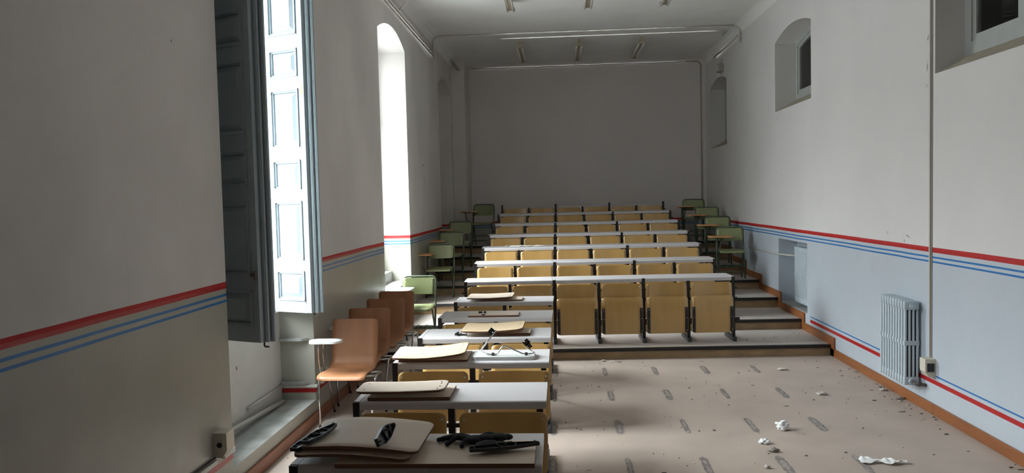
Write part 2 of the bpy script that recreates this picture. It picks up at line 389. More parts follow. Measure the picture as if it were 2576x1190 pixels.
# tiers: nosing lines turned slightly against the room
TILT = 0.035; NY = [8.85, 9.92, 10.97, 12.0, 13.0, 14.0, 15.0]; TZ = [.12, .245, .385, .525, .67, .82, .96]
ny = lambda k, x: NY[k] + TILT * (x - 0.44)
mb = MB()
xa, xb = XL, XR
for k in range(7):
    zl = TZ[k - 1] if k else 0.0
    y0a, y0b = ny(k, xa), ny(k, xb)
    ya, yb = (ny(k + 1, xa), ny(k + 1, xb)) if k < 6 else (YB, YB)
    mb.m('riser').face([(xa, y0a + .015, zl), (xb, y0b + .015, zl), (xb, y0b + .015, TZ[k]), (xa, y0a + .015, TZ[k])])
    mb.m('tread').face([(xa, y0a, TZ[k]), (xb, y0b, TZ[k]), (xb, yb + .02, TZ[k]), (xa, ya + .02, TZ[k])])
struct(mb.build('floor'))
for k in range(7):
    mb = MB().m('nosing'); z = TZ[k]
    mb.prism([(xa, ny(k, xa) - .012), (xb - .02, ny(k, xb) - .012), (xb - .02, ny(k, xb) + .035), (xa, ny(k, xa) + .035)], z - .032, z + .004)
    struct(mb.build('trim_%d' % (k + 1)))
# skirting boards
mb = MB().m('skirt')
mb.box(XR - .02, XR + .002, YF, 6.52, 0, .088, bev=.004); mb.box(XR - .02, XR + .002, 6.523, ny(0, xb) + .02, 0, .088, bev=.004)
for k in range(7):
    zl = TZ[k - 1] if k else 0.0; n0 = ny(k, xb); n1 = ny(k + 1, xb) if k < 6 else YB
    mb.box(XR - .02, XR + .002, n0 - .10, n0 + .02, zl - .01, TZ[k] + .095); mb.box(XR - .02, XR + .002, n0 + .02, n1 - .10, TZ[k] - .01, TZ[k] + .095)
struct(mb.build('baseboard_right'))
mb = MB().m('skirt_l'); mb.box(XL - .002, XL + .022, YF, ny(0, xa), 0, .092, bev=.004); struct(mb.build('baseboard_left'))
# ------------------------------------------------------------------ windows
def window_frame(name, X, o, zb, muls=1, trans=(), glass=True, wd=0.07, sash=0.05):
    mb = MB().m('frame'); y0, y1 = o['y0'] + .001, o['y1'] - .001; N_ = 16
    def outline(ins):
        p = [(y0 + ins, zb + ins), (y1 - ins, zb + ins)]
        for i in range(N_ + 1):
            y = (y1 - ins) + ((y0 + ins) - (y1 - ins)) * i / N_; p.append((y, arch_top(o, y) - ins - .002))
        return p
    def ringx(a, b, x0, x1):
        A, B = outline(a), outline(b); n = len(A)
        for i in range(n):
            j = (i + 1) % n
            for xx in (x0, x1): mb.face([(xx, *A[i]), (xx, *A[j]), (xx, *B[j]), (xx, *B[i])])
            mb.face([(x0, *B[i]), (x0, *B[j]), (x1, *B[j]), (x1, *B[i])]); mb.face([(x0, *A[i]), (x0, *A[j]), (x1, *A[j]), (x1, *A[i])])
    ringx(0, wd, X, X + .06); ringx(wd - .004, wd + sash, X + .012, X + .05)
    for i in range(muls):
        ym = y0 + (y1 - y0) * (i + 1) / (muls + 1); mb.box(X + .008, X + .052, ym - .05, ym + .05, zb + .01, arch_top(o, ym) - .01)
    for zt in trans: mb.box(X + .012, X + .048, y0, y1, zt - .025, zt + .025)
    fo = struct(mb.build(name))
    mb = MB().m('glass'); mb.face([(X + .03, *p) for p in outline(wd)]); po = mb.build('pane', fo)
    if po.data.polygons[0].normal.x * (1 if X < 0 else -1) < 0: po.data.flip_normals()      # glass faces the room
    return fo
window_frame('window_1', -2.60, dict(W1, y0=5.10, rise=.08), 0.95, 1, (3.1,)); window_frame('window_2', -2.60, W2, 0.885, 1, (3.1,))
window_frame('window_3', XR + .23, R1, 2.93, 1, (), wd=.10); window_frame('window_4', XR + .29, R2, 3.165, 1, ()); window_frame('window_5', XR + .29, R3, 2.935, 1, (3.45,))
# ------------------------------------------------------------------ window shutters
def shutter(name, hinge, tip, z0, z1, label, side, chip=False):
    """folding shutter; hinge and tip are floor-plan points; the panelled face looks to local -Y"""
    hx, hy = hinge; ang = math.atan2(tip[1] - hy, tip[0] - hx); Wd = math.hypot(tip[0] - hx, tip[1] - hy)
    t = empty(name, label, 'shutter', (hx, hy, z0), ang)
    H = z1 - z0; bands = [(.10, .345), (.435, .92), (1.015, 1.255), (1.36, 1.83), (1.93, 2.155), (2.27, 2.76)]
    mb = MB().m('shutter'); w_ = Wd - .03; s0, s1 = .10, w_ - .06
    # stiles, rails and raised panels
    mb.box(0, .085, -.02, .012, 0, H, bev=.003); mb.box(.088, s0 + .02, -.022, .012, 0, H); mb.box(s1, w_, -.022, .012, 0, H, bev=.003)
    zz = 0
    for a, b in bands + [(H, H)]:
        a = min(a, H); mb.box(s0, s1 + .01, -.022, .012, zz, a); zz = min(b, H)
    for a, b in bands:
        if b > H: b = H
        x0, x1 = s0 + .02, s1
        mb.box(x0 - .005, x1 + .005, -.004, .010, a - .005, b + .005)
        # moulded frame
        for q, dpt in ((.0, -.032), (.012, -.018)):
            for bx in ((x0 + q, x0 + q + .012, a + q, b - q), (x1 - q - .012, x1 - q, a + q, b - q)): mb.box(bx[0], bx[1], dpt, .0, bx[2], bx[3])
            for bz in ((a + q, a + q + .012), (b - q - .012, b - q)): mb.box(x0 + q, x1 - q, dpt, .0, bz[0], bz[1])
        # raised field with chamfer
        c = .026; e = c + .036
        A = [(x0 + c, a + c), (x1 - c, a + c), (x1 - c, b - c), (x0 + c, b - c)]; B = [(x0 + e, a + e), (x1 - e, a + e), (x1 - e, b - e), (x0 + e, b - e)]
        for i in range(4):
            j = (i + 1) % 4; mb.face([(A[i][0], -.004, A[i][1]), (A[j][0], -.004, A[j][1]), (B[j][0], -.026, B[j][1]), (B[i][0], -.026, B[i][1])])
        mb.face([(p[0], -.026, p[1]) for p in B])
    if chip: mb.m('chip').face([(w_ - .045, -.0235, 1.90 - .115), (w_ - .008, -.0235, 1.90 - .115), (w_ - .014, -.0235, 1.90 - .06), (w_ - .028, -.0235, 1.90 - .035)])
    mb.build('leaf', t)
    for i in (1, 2):
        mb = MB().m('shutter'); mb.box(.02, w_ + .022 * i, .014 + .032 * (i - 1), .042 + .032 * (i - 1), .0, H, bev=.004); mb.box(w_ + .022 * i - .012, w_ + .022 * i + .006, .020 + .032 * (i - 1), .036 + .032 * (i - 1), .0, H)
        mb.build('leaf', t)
    mb = MB().m('grime'); mb.tube(fillet([(w_ - .01, .02, .004), (w_ - .01, .02, -.03), (w_ + .03, .02, -.03)], .01), .006); mb.build('bolt', t)
    if side < 0: mb = MB().m('grime'); mb.box(w_ - .022, w_ - .004, -.045, -.02, .42, .47, bev=.003); mb.box(w_ - .05, w_ - .022, -.038, -.02, .435, .455); mb.build('latch', t)
    return t
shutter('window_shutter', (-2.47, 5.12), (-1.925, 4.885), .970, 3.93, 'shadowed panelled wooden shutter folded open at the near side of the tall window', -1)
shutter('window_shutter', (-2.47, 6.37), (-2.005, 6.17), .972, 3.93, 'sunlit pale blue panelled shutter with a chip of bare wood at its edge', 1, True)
# ------------------------------------------------------------------ pipes, trunking, boxes on the walls
def pipe(name, pts, r, mt, label, cat='pipe', rad=.05, group=None, seg=8):
    mb = MB().m(mt); mb.tube(fillet(pts, rad), r, seg); return tag(mb.build(name), label, cat, group)
pipe('ceiling_conduit', [(XL + .03, 13.2, 4.36), (XL + .03, 13.2, CEIL - .03), (XR - .03, 13.2, CEIL - .03), (XR - .03, 13.2, 4.38)], .018, 'pipe', 'long thin conduit crossing the ceiling and turning down both walls', 'conduit', .09)
pipe('ceiling_conduit', [(-1.0, 13.62, CEIL - .02), (XR - .16, 13.62, CEIL - .02), (XR - .16, 13.9, CEIL - .03)], .013, 'pipe', 'short conduit on the ceiling feeding the rear fluorescent lamps', 'conduit', .08)
pipe('wall_conduit', [(XR - .03, 13.3, 4.50), (XR - .03, 15.3, 4.50)], .022, 'pipe', 'straight conduit under the ceiling edge above the farthest small high window', 'conduit')
pipe('wall_conduit', [(XL + .03, YF + .05, 4.45), (XL + .03, 13.15, 4.37)], .016, 'pipe', 'upper of two parallel pipes running high along the window wall', 'conduit')
pipe('wall_conduit', [(XL + .03, YF + .05, 4.385), (XL + .03, 13.15, 4.31)], .016, 'pipe', 'lower of two parallel pipes running high along the window wall', 'conduit')
pipe('wall_conduit', [(XL + .03, 10.35, 4.42), (XL + .16, 10.35, 4.52), (XL + .16, 9.6, 4.58), (XL + .35, 9.2, 4.66)], .010, 'pipe', 'thin cable looping from the wall pipes up to the ceiling', 'cable')
pipe('wall_conduit', [(-1.8, YB - .02, 4.62), (XR - .1, YB - .02, 4.62), (XR - .1, YB - .02, 1.0)], .012, 'pipe_dk', 'dark cable along the top of the back wall turning down near its corner', 'cable', .12)
for dx in (0, .04): pipe('wall_conduit', [(XL + .02 + dx, 15.2, 4.62), (XL + .03 + dx, 15.35, 4.60), (XL + .14 + dx, 15.52, 4.45)], .010, 'pipe_dk', 'dark cable bend beside the corner pillar, %s' % ('nearer the window wall' if dx == 0 else 'nearer the back wall'), 'cable')
mb = MB().m('pipe'); mb.box(XR - .016, XR, 6.590, 6.608, .42, CEIL - .12); tag(mb.build('cable_trunking'), 'slim white vertical trunking running from ceiling down to the radiator socket', 'trunking')
mb = MB().m('pipe_dk'); mb.box(XR - .007, XR, 6.574, 6.582, .42, CEIL - .12); tag(mb.build('cable'), 'thin dark cable running down beside the white vertical trunking', 'cable')
mb = MB().m('white_trim'); mb.box(XL, XL + .02, YF, 4.50, .305, .33); tag(mb.build('cable_trunking'), 'low white trunking leading to the double socket by the tall window', 'trunking')
mb = MB().m('black'); mb.tube([(XL + .012, YF + .1, .345), (XL + .012, 4.48, .345)], .007); tag(mb.build('cable'), 'black cable lying on top of the low white trunking', 'cable')
mb = MB().m('white_trim'); mb.prism([(-2.415, 6.42), (XL + .018, 6.42), (XL + .018, 6.52), (XL + .001, 6.52), (XL + .001, 6.438), (-2.415, 6.438)], .298, .318); tag(mb.build('cable_trunking'), 'white trunking strip above the red band inside the window recess', 'trunking')
mb = MB().m('white_trim'); mb.box(XL + .001, XL + .02, 4.60, 4.755, .30, .33); tag(mb.build('cable_trunking'), 'stub of white trunking between the round-outlet socket and the window recess', 'trunking')
pipe('heating_pipe', [(-2.38, 4.80, .258 + .05), (-2.38, 5.34, .262), (-2.37, 6.32, .205)], .017, 'pipe', 'fat pale pipe lying along the bottom of the window recess')
pipe('heating_pipe', [(-2.405, 5.68, .315), (-2.405, 6.40, .315)], .014, 'pipe', 'short pipe against the peeling wall under the window')
for z, lab in ((.70, 'upper'), (.325, 'lower')):
    mb = MB().m('sill'); mb.prism([(-2.415, 6.437), (-2.415, 6.40), (-2.22, 6.40), (-2.17, 6.437)], z, z + .022); tag(mb.build('wall_bracket'), '%s painted metal bracket on the side of the window recess' % lab, 'bracket')
pipe('heating_pipe', [(XR - .02, 12.7, .985), (XR - .02, 11.15, 1.0), (XR + .0, 11.02, 1.0), (XR + .16, 10.62, 1.0)], .013, 'pipe', 'thin pipe along the blue-grey wall into the radiator niche')
def socket(name, X, sg, y, z, label, dark=True, hs=(.06, .08, .12), two=False):
    t = empty(name, label, 'socket', (X, y, z)); d, wy, hz = hs
    mb = MB().m('sock'); P = [(0, -hz / 2), (sg * d * .65, -hz / 2), (sg * d, -hz * .2), (sg * d, hz / 2), (0, hz / 2)]
    mb.prism([(a, b) for a, b in P], -wy / 2, wy / 2, Matrix(((1, 0, 0, 0), (0, 0, 1, 0), (0, 1, 0, 0), (0, 0, 0, 1)))); mb.build('box', t)
    mb = MB().m('black' if dark else 'sock')
    mb.box(-.028 + sg * d * .5, .028 + sg * d * .5, -wy / 2 - .006, -wy / 2, -.03, .04, bev=.002) ; 
    if not dark: mb.m('black').cyl((sg * d * .5, -wy / 2 - .009, .005), (sg * d * .5, -wy / 2 - .004, .005), .016)
    mb.build('outlet', t); return t
socket('wall_socket', XR, -1, 6.56, .39, 'cream socket box with a dark outlet beside the radiator', hs=(.085, .10, .15))
socket('wall_socket', XL, 1, 4.54, .42, 'cream socket box with round outlet at the edge of the window recess', dark=False, hs=(.085, .11, .15))
socket('wall_socket', XL, 1, 6.58, .37, 'cream socket box behind the nearest brown chair', dark=False, hs=(.06, .10, .13))
t = empty('emergency_light', 'small box light with a wire hook on the wall above the farthest high window', 'light', (XR, 14.75, 4.2))
mb = MB().m('pipe_dk'); mb.box(-.09, 0, -.11, .11, -.07, .07, bev=.012); mb.build('housing', t)
mb = MB().m('white_trim'); mb.box(-.10, -.088, -.08, .08, -.045, .045); mb.build('lens', t)
mb = MB().m('pipe'); mb.tube(fillet([(-.02, 0, .06), (-.02, 0, .16), (-.02, -.12, .17), (-.02, -.13, -.05)], .03), .007); mb.tube([(-.02, .02, -.06), (-.02, .02, -.22)], .006); mb.build('cable', t)
# ------------------------------------------------------------------ radiators
def radiator(x0, x1, y0, n, z0, z1, label, pitch=.054, valve=True):
    """sections in a row along Y, columns deep along X"""
    t = empty('radiator', label, 'radiator', ((x0 + x1) / 2, y0, z0), 0, None)
    D = x1 - x0; H = z1 - z0
    for i in range(n):
        mb = MB().m('rad'); y = i * pitch
        cw = D / 4 * .62
        for c in range(4):
            xc = -D / 2 + D * (c + .5) / 4; mb.box(xc - cw / 2, xc + cw / 2, y + .008, y + pitch - .012, .02, H - .02, bev=.008, seg=2)
        for a, b in ((0, .07), (H / 2 - .02, H / 2 + .02), (H - .075, H)): mb.box(-D / 2 + .002, D / 2 - .002, y + .006, y + pitch - .010, a, b, bev=.010 if b - a > .05 else .004)
        mb.m('black').box(-D / 2 + .02, D / 2 - .02, y + .020, y + .024, .05, H - .05)  # added black sheet stands for the shade in the slots between columns
        mb.m('rad').box(-.02, .02, y, y + pitch, H - .06, H - .02); mb.box(-.02, .02, y, y + pitch, .025, .06)
        mb.build('section', t)
    mb = MB().m('rad'); mb.cyl((0, -.018, H - .045), (0, .01, H - .045), .03, 6); mb.cyl((0, -.03, H - .045), (0, -.018, H - .045), .018, 6); mb.build('end_plug', t)
    if valve:
        mb = MB().m('rad'); mb.cyl((0, -.02, .035), (0, .01, .035), .032, 8); mb.m('grime'); mb.tube(fillet([(0, -.02, .035), (0, -.075, .03), (D / 2 + .03, -.085, .02), (D / 2 + .055, -.085, -.02)], .02), .014); mb.ball((.02, -.075, .03), .022); mb.build('valve', t)
    return t
radiator(2.915, 3.045, 6.76, 10, .188, .912, 'pale blue-grey column radiator standing off the wall next to a socket')
for y_, lab in ((6.9, 'nearer'), (7.15, 'farther')):
    mb = MB().m('grime'); mb.box(3.046, 3.059, y_, y_ + .03, .75, .78); tag(mb.build('radiator_hook'), '%s small grimy wall hook behind the column radiator' % lab, 'hook')
radiator(XR + .06, XR + .17, 9.97, 11, .40, 1.14, 'pale column radiator set inside the wall niche', pitch=.056, valve=False)
# ------------------------------------------------------------------ fluorescent lamps
def lamp():
    t = empty('fluorescent_lamp', '', 'lamp', (0, 0, 0))
    mb = MB().m('lampbody'); mb.box(-.03, .03, 0, 1.5, -.045, 0, bev=.004); mb.prism([(-.06, -.02), (.06, -.02), (.05, .03), (-.05, .03)], -.055, -.015); mb.prism([(-.06, 1.52), (.06, 1.52), (.05, 1.47), (-.05, 1.47)], -.055, -.015)
    for y in (.05, 1.45): mb.box(-.025, .025, y - .02, y + .02, -.01, .10)
    mb.build('housing', t)
    for x in (-.045, .045): mb = MB().m('tube'); mb.cyl((x, .03, -.068), (x, 1.47, -.068), .015, 12); mb.build('fluorescent_tube', t)
    return t
lp = lamp(); first = True
for x, y, lab in ((-.66, 13.85, 'rear fluorescent lamp nearest the window wall'), (.39, 13.85, 'middle one of the rear fluorescent lamps'), (1.48, 13.85, 'rear fluorescent lamp nearest the radiator wall'),
                  (-.645, 9.62, 'near fluorescent lamp at the picture top, closest to the windows'), (.445, 9.62, 'near fluorescent lamp at the picture top, middle of three'), (1.51, 9.62, 'near fluorescent lamp at the picture top, closest to the radiator wall')):
    if first: lp.location = (x, y, 4.59); lp['label'] = lab; lp['group'] = 'ceiling lamps'; first = False
    else: dup(lp, (x, y, 4.59), 0, lab, 'ceiling lamps')
# ------------------------------------------------------------------ lecture benches
PX = .53
def bench(nseat, name, seats=True, desk=True, cut=False):
    """origin: floor, x of the first post, front edge of the desk; seats face -Y"""
    t = empty(name, '', 'lecture bench'); TH = .765
    for i in range(nseat + 1):
        x = i * PX; outer = i % 2 == 0; last = cut and i == nseat
        if last: x -= .045; outer = False
        mb = MB().m('black'); top = TH - .002 if outer else TH - .04
        if not desk: top = .785 if outer else .72
        mb.box(x - .018, x + .018, -.004 + .03 * last, .045, .05, top)
        if outer and desk: mb.box(x - .018, x + .018, .0, .43, TH - .075, TH - .002); mb.m('lam').box(x - .0155, x + .0155, .012, .425, TH - .002, TH); mb.m('black')
        mb.box(x - .014, x + .014, .03, .06, .30, .70)
        for z in (.62, .50): mb.box(x - .045, x + .045, .0, .02, z, z + .02)
        if seats: mb.box(x - .055, x + .055, -.06, -.02, .235, .285); mb.cyl((x - .06, -.04, .26), (x + .06, -.04, .26), .018, 10)
        mb.build('post', t)
        mb = MB().m('steel_dk'); mb.box(x - .022, x + .022, -.06, .36, .0, .05, bev=.003); mb.build('foot', t)
    if desk:
        for i in range(0, nseat, 2):
            x0, x1 = i * PX + .019, (i + 2) * PX - (.008 if cut else .019)
            mb = MB().m('lam'); pr = [(.43, TH - .028), (.43, TH)]
            for k in range(7): a = k * PI / 12; pr.append((.016 - .016 * math.sin(a), TH - .016 + .016 * math.cos(a)))
            pr += [(0, TH - .045), (.02, TH - .045), (.02, TH - .028)]
            mb.prism([(a, b) for a, b in pr], x0, x1, Matrix(((0, 0, 1, 0), (1, 0, 0, 0), (0, 1, 0, 0), (0, 0, 0, 1)))); mb.build('desk_top', t)
    else:
        for i in range(0, nseat, 2):
            mb = MB().m('lam'); mb.box(i * PX + .019, (i + 2) * PX - .019, .01, .04, .715, .738); mb.build('rail', t)
    bd = sd = br = None
    for i in range(nseat):
        xc = (i + .5) * PX; MX = Matrix(((0, 1, 0, 0), (1, 0, 0, 0), (0, 0, 1, 0), (0, 0, 0, 1)))
        if bd is None:
            mb = MB().m('ply'); mb.ribbon([(-.045, .375), (-.03, .45), (-.015, .55), (.0, .705)], .480, .036, .011, MX, n=10, ny=12, cup=.020, edge='ply_edge')
            mb.m('chrome')
            for sx_ in (-.215, .215): mb.ball((sx_, -.028, .672), .006, 8, (1, .4, 1))
            bd = mb.build('backrest', t); ob = bd
        else: ob = bd.copy(); col.objects.link(ob); ob.parent = t
        ob.location.x = xc + (.022 if cut and i == nseat - 1 else 0)
        if seats:
            if sd is None:
                mb = MB().m('ply'); mb.ribbon([(-.075, .115), (-.082, .25), (-.078, .40), (-.066, .50), (-.05, .548)], .487, .035, .012, MX, n=14, ny=10, cup=.006, edge='ply_edge'); sd = os_ = mb.build('seat', t)
            else: os_ = sd.copy(); col.objects.link(os_); os_.parent = t
            os_.location.x = xc
            for sgn in (-1, 1):
                if br is None:
                    mb = MB().m('black'); mb.box(-.016, .016, -.108, -.088, .13, .425, bev=.003)
                    mb.m('chrome')
                    for z in (.155, .30, .405): mb.ball((0, -.108, z), .005, 8, (1, .4, 1))
                    br = ob2 = mb.build('seat_bracket', os_)
                else: ob2 = br.copy(); col.objects.link(ob2); ob2.parent = os_
                ob2.location.x = sgn * .222
    return t
X0 = -1.15
tb = bench(6, 'lecture_bench'); tb.location = (X0, 9.22 + TILT * (X0 - .44), TZ[0]); tb.rotation_euler = (0, 0, TILT)
tb['label'] = 'row of six fold-up seats on the lowest tier, nearest the bare floor'; tb['group'] = 'tiered lecture benches'
tl = ['row of six fold-up seats on the second tier from the front', 'row of six fold-up seats on the third tier, below the desk with papers', 'row of six fold-up seats on the middle tier, in front of the fifth',
      'row of six fold-up seats on the fifth tier from the front', 'row of six fold-up seats just below the top row']
tl[1] = 'row of six fold-up seats on the third tier, with papers on its desk'
tl[2] = 'row of six fold-up seats directly behind the row with papers on its desk'
tl[3] = 'row of six fold-up seats two rows in front of the topmost one'
tl[4] = 'row of six fold-up seats directly in front of the topmost row'
for k, Y in enumerate((10.33, 11.36, 12.38, 13.38, 14.40)):
    dup(tb, (X0, Y + TILT * (X0 - .44), TZ[k + 1]), TILT, tl[k], 'tiered lecture benches')
t7 = bench(6, 'lecture_bench', desk=False); t7.location = (X0, 15.36 + TILT * (X0 - .44), TZ[6]); t7.rotation_euler = (0, 0, TILT)
t7['label'] = 'topmost row of fold-up seats against the back wall, without a desk'; t7['group'] = 'tiered lecture benches'
FY = [3.155, 4.166, 5.176, 6.115, 7.155, 8.25]
fl = ['nearest two-seat desk bench, under the black glove and plastic brackets', 'two-seat desk bench with one curved seat board on a dark board, second from front', 'two-seat desk bench holding the bent chrome rod and white tablet',
      'two-seat desk bench with a pale seat board lying near its middle', 'two-seat desk bench with only a thin flat board and clamp on it', 'two-seat desk bench closest to the tiers']
fb = bench(2, 'lecture_bench', seats=False, cut=True)
for k, Y in enumerate(FY):
    if k == 0: fb.location = (X0, Y, 0); fb['label'] = fl[0]; fb['group'] = 'floor-level lecture benches'
    else: dup(fb, (X0, Y, 0), -.015 if k > 3 else 0, fl[k], 'floor-level lecture benches')
# ------------------------------------------------------------------ brown plywood chairs with writing tablets
MXY = Matrix(((0, 1, 0, 0), (1, 0, 0, 0), (0, 0, 1, 0), (0, 0, 0, 1)))
def brown_chair(tablet=True):
    t = empty('tablet_chair', '', 'chair')
    prof = [(-.245, .415), (-.238, .432), (-.22, .443), (-.15, .45), (0, .437), (.10, .435), (.15, .446), (.185, .475), (.205, .52), (.225, .60), (.25, .72), (.27, .845)]
    mb = MB().m('brown'); mb.ribbon(prof, .405, .028, .012, MXY, n=44, ny=8, cup=0.004, edge='board_edge'); mb.build('shell', t)
    for s in (-1, 1):
        mb = MB().m('chrome'); mb.tube(fillet([(s * .215, -.15, .0), (s * .235, -.10, .30), (s * .24, -.06, .405), (s * .245, .14, .405), (s * .24, .22, .30), (s * .235, .33, 0)], .07), .0095, 10)
        mb.m('black').cyl((s * .215, -.15, 0), (s * .215, -.15, .012), .012); mb.cyl((s * .235, .33, 0), (s * .235, .33, .012), .012); mb.build('leg_frame', t)
    mb = MB().m('chrome'); mb.tube([(-.24, -.03, .405), (.24, -.03, .405)], .009); mb.tube([(-.24, .12, .405), (.24, .12, .405)], .009); mb.build('cross_bar', t)
    if tablet:
        mb = MB().m('tablet_w'); mb.ribbon([(-.25, 0), (-.09, 0)], .27, .065, .018, Matrix.Translation((-.135, 0, .728)) @ MXY, n=6, ny=6); tb_ = mb.build('writing_tablet', t)
    mb = MB().m('chrome')
    mb.tube(fillet([(-.235, -.02, .405), (-.25, -.03, .55), (-.22, -.12, .716)], .05), .008); mb.tube(fillet([(-.24, .10, .405), (-.24, .06, .6), (-.17, -.12, .716)], .05), .008)
    mb.tube([(-.22, -.22, .715), (-.20, -.06, .715)], .007); mb.build('tablet_support', t)
    return t
bc = brown_chair(); bc.location = (-1.82, 6.40, 0); bc['label'] = 'nearest brown plywood chair with its white writing tablet fully in view'; bc['group'] = 'brown plywood chairs along the window wall'
dup(bc, (-1.86, 7.07, 0), .0, 'second brown plywood chair, directly behind the nearest one', bc['group'])
bc3 = brown_chair(False); bc3.location = (-1.86, 7.76, 0); bc3['label'] = 'third brown plywood chair in the line, missing its white tablet'; bc3['group'] = bc['group']
dup(bc, (-1.885, 8.42, 0), .0, 'farthest brown plywood chair, in front of the first green chair', bc['group'])
# ------------------------------------------------------------------ green school chairs
def green_chair(tab=True, tx=(-.41, -.08), leg=False, basket=True, tm='tablet_o'):
    t = empty('school_chair', '', 'chair')
    mb = MB().m('green_t')
    path = [(-.205, -.10, .0), (-.205, .06, .44), (-.205, .14, .805), (.205, .14, .805), (.205, .06, .44), (.205, -.10, .0)]
    mb.tube(fillet(path, .06, 6), .012, 10); mb.build('back_frame', t)
    for s in (-1, 1):
        mb = MB().m('green_t'); mb.tube(fillet([(s * .18, -.20, .43), (s * .18, -.05, .425), (s * .185, .14, .0)], .03), .011, 8); mb.build('leg', t)
    mb = MB().m('green_t'); mb.tube(fillet([(-.205, -.085, .03), (-.19, -.08, .105), (.19, -.08, .105), (.205, -.085, .03)], .04), .010, 8)
    mb.build('stretcher', t)
    mb = MB().m('green_t').tube([(-.18, -.18, .425), (.18, -.18, .425)], .010, 8); mb.build('stretcher', t)
    mb = MB().m('green_t').tube([(-.19, .045, .425), (.19, .045, .425)], .010, 8); mb.build('stretcher', t)
    mb = MB().m('green'); mb.ribbon([(.072, .588), (.085, .66), (.114, .788)], .398, .03, .009, MXY, n=8, ny=10, cup=.02); mb.m('chrome')
    for x in (-.165, .165): mb.ball((x, .075, .745), .006, 8, (1, .5, 1)); mb.ball((x, .062, .64), .006, 8, (1, .5, 1))
    mb.build('backrest', t)
    mb = MB().m('green'); mb.ribbon([(-.235, .415), (-.225, .435), (-.20, .447), (-.05, .445), (.14, .452)], .385, .03, .010, MXY, n=12, ny=8); mb.build('seat', t)
    if basket:
        mb = MB().m('green_t')
        mb.tube(fillet([(-.19, -.14, .19), (-.19, .09, .19), (.19, .09, .19), (.19, -.14, .19), (-.19, -.14, .19)], .02), .005, 6)
        for k in range(7): x = -.16 + k * .053; mb.tube([(x, -.14, .19), (x, .09, .19)], .0028, 6)
        for x in (-.09, .02, .12): mb.tube([(x - .035, -.14, .19), (x - .03, -.14, .225), (x, -.14, .24), (x + .03, -.14, .225), (x + .035, -.14, .19)], .003, 6)
        mb.build('wire_basket', t)
    if tab:
        xc = (tx[0] + tx[1]) / 2
        mb = MB().m(tm); mb.ribbon([(-.36, 0), (.05, 0)], tx[1] - tx[0], .07, .017, Matrix.Translation((xc, 0, .672)) @ MXY, n=6, ny=6); mb.m('black').box(xc - .10, xc + .06, -.25, -.02, .648, .664); mb.build('writing_tablet', t)
        mb = MB().m('green_t')
        if leg:
            mb.tube(fillet([(xc - .05, -.22, .65), (-.235, -.2, .42), (-.205, -.18, .0)], .05), .010, 8); mb.tube([(xc + .03, -.15, .65), (-.22, -.18, .32)], .010, 8)
        else:
            mb.tube(fillet([(tx[0] + .09, -.12, .655), (tx[0] + .10, -.10, .50), (-.205, -.05, .43), (-.19, .0, .425)], .06), .010, 8)
        mb.tube([(-.2, .02, .44), (-.2, .02, .655)], .009, 8)
        mb.build('tablet_support', t)
    return t
G = 'green school chairs on the tiers'
gl_ = green_chair(); gl_.location = (-1.855, 11.72, TZ[2]); gl_['label'] = 'green school chair with a bright orange tablet, third tier on the window side'; gl_['group'] = G
dup(gl_, (-1.83, 12.74, TZ[3]), 0, 'green school chair right behind the one with the bright orange tablet', G)
dup(gl_, (-1.80, 13.72, TZ[4]), 0, 'green school chair near the corner pillar, two behind the bright orange tablet', G)
dup(gl_, (-1.52, 15.12, TZ[6]), -.12, 'green school chair in the dark back corner beside the topmost bench', G)
g0 = green_chair(tx=(-.33, -.04), tm='tablet_w'); g0.location = (-1.775, 9.42, TZ[0]); g0['label'] = 'green school chair with a pale tablet, directly behind the brown chairs'; g0['group'] = G
gr = green_chair(tx=(-.36, .0), leg=True); gr.location = (2.68, 12.42, TZ[3]); gr.rotation_euler = (0, 0, -.10); gr['label'] = 'lowest green school chair on the radiator side, against the wall'; gr['group'] = G
dup(gr, (2.685, 13.40, TZ[4]), -.12, 'second-lowest green school chair on the radiator side', G)
dup(gr, (2.685, 14.36, TZ[5]), -.14, 'green school chair on the radiator side directly below the topmost one', G)
dup(gr, (2.615, 15.40, TZ[6]), -.14, 'topmost green school chair on the radiator side, by the back wall', G)
# ------------------------------------------------------------------ loose boards on the desks
DZ = .765
SEATP = [(-.24, .0), (-.16, .004), (-.08, .006), (.0, .004), (.10, -.004), (.18, -.013), (.245, -.022)]
def seat_board(loc, rz, ln, wd, label, mt='board', rx=0, ry=0, flip=1, edge='board_edge', sc_=1.0, amp=1.0):
    mb = MB().m(mt); s = ln / .485
    mb.ribbon([(a * s * flip, b * amp) for a, b in (SEATP if flip > 0 else SEATP)], wd, .045, .012, I4, n=20, ny=8, edge=edge)
    for x, y in [(.205, .14), (.212, .06), (.212, -.05), (.205, -.14), (-.20, .12), (-.20, -.12)]:
        zz = -.020 * amp if x > 0 else .003 * amp
        mb.m('grime' if mt == 'board_g' else 'chrome').ball((x * s * flip, y * wd / .43, zz + .0065), .005, 8, (1, 1, .35))
    o = mb.build('seat_board'); o.location = loc; o.rotation_euler = (rx, ry, rz)
    return tag(o, label, 'board', 'loose seat boards lying on the desks')
def flat_board(name, x0, x1, y0, y1, z, label, mt='board_g', t=.018, rz=0):
    mb = MB().m('board_edge').box(-(x1 - x0) / 2, (x1 - x0) / 2, -(y1 - y0) / 2, (y1 - y0) / 2, 0, t); mb.m(mt).box(-(x1 - x0) / 2 + .001, (x1 - x0) / 2 - .001, -(y1 - y0) / 2 + .001, (y1 - y0) / 2 - .001, t, t + .0012)
    o = mb.build(name); o.location = ((x0 + x1) / 2, (y0 + y1) / 2, z); o.rotation_euler = (0, 0, rz); return tag(o, label, 'board', 'loose flat boards lying on the desks')
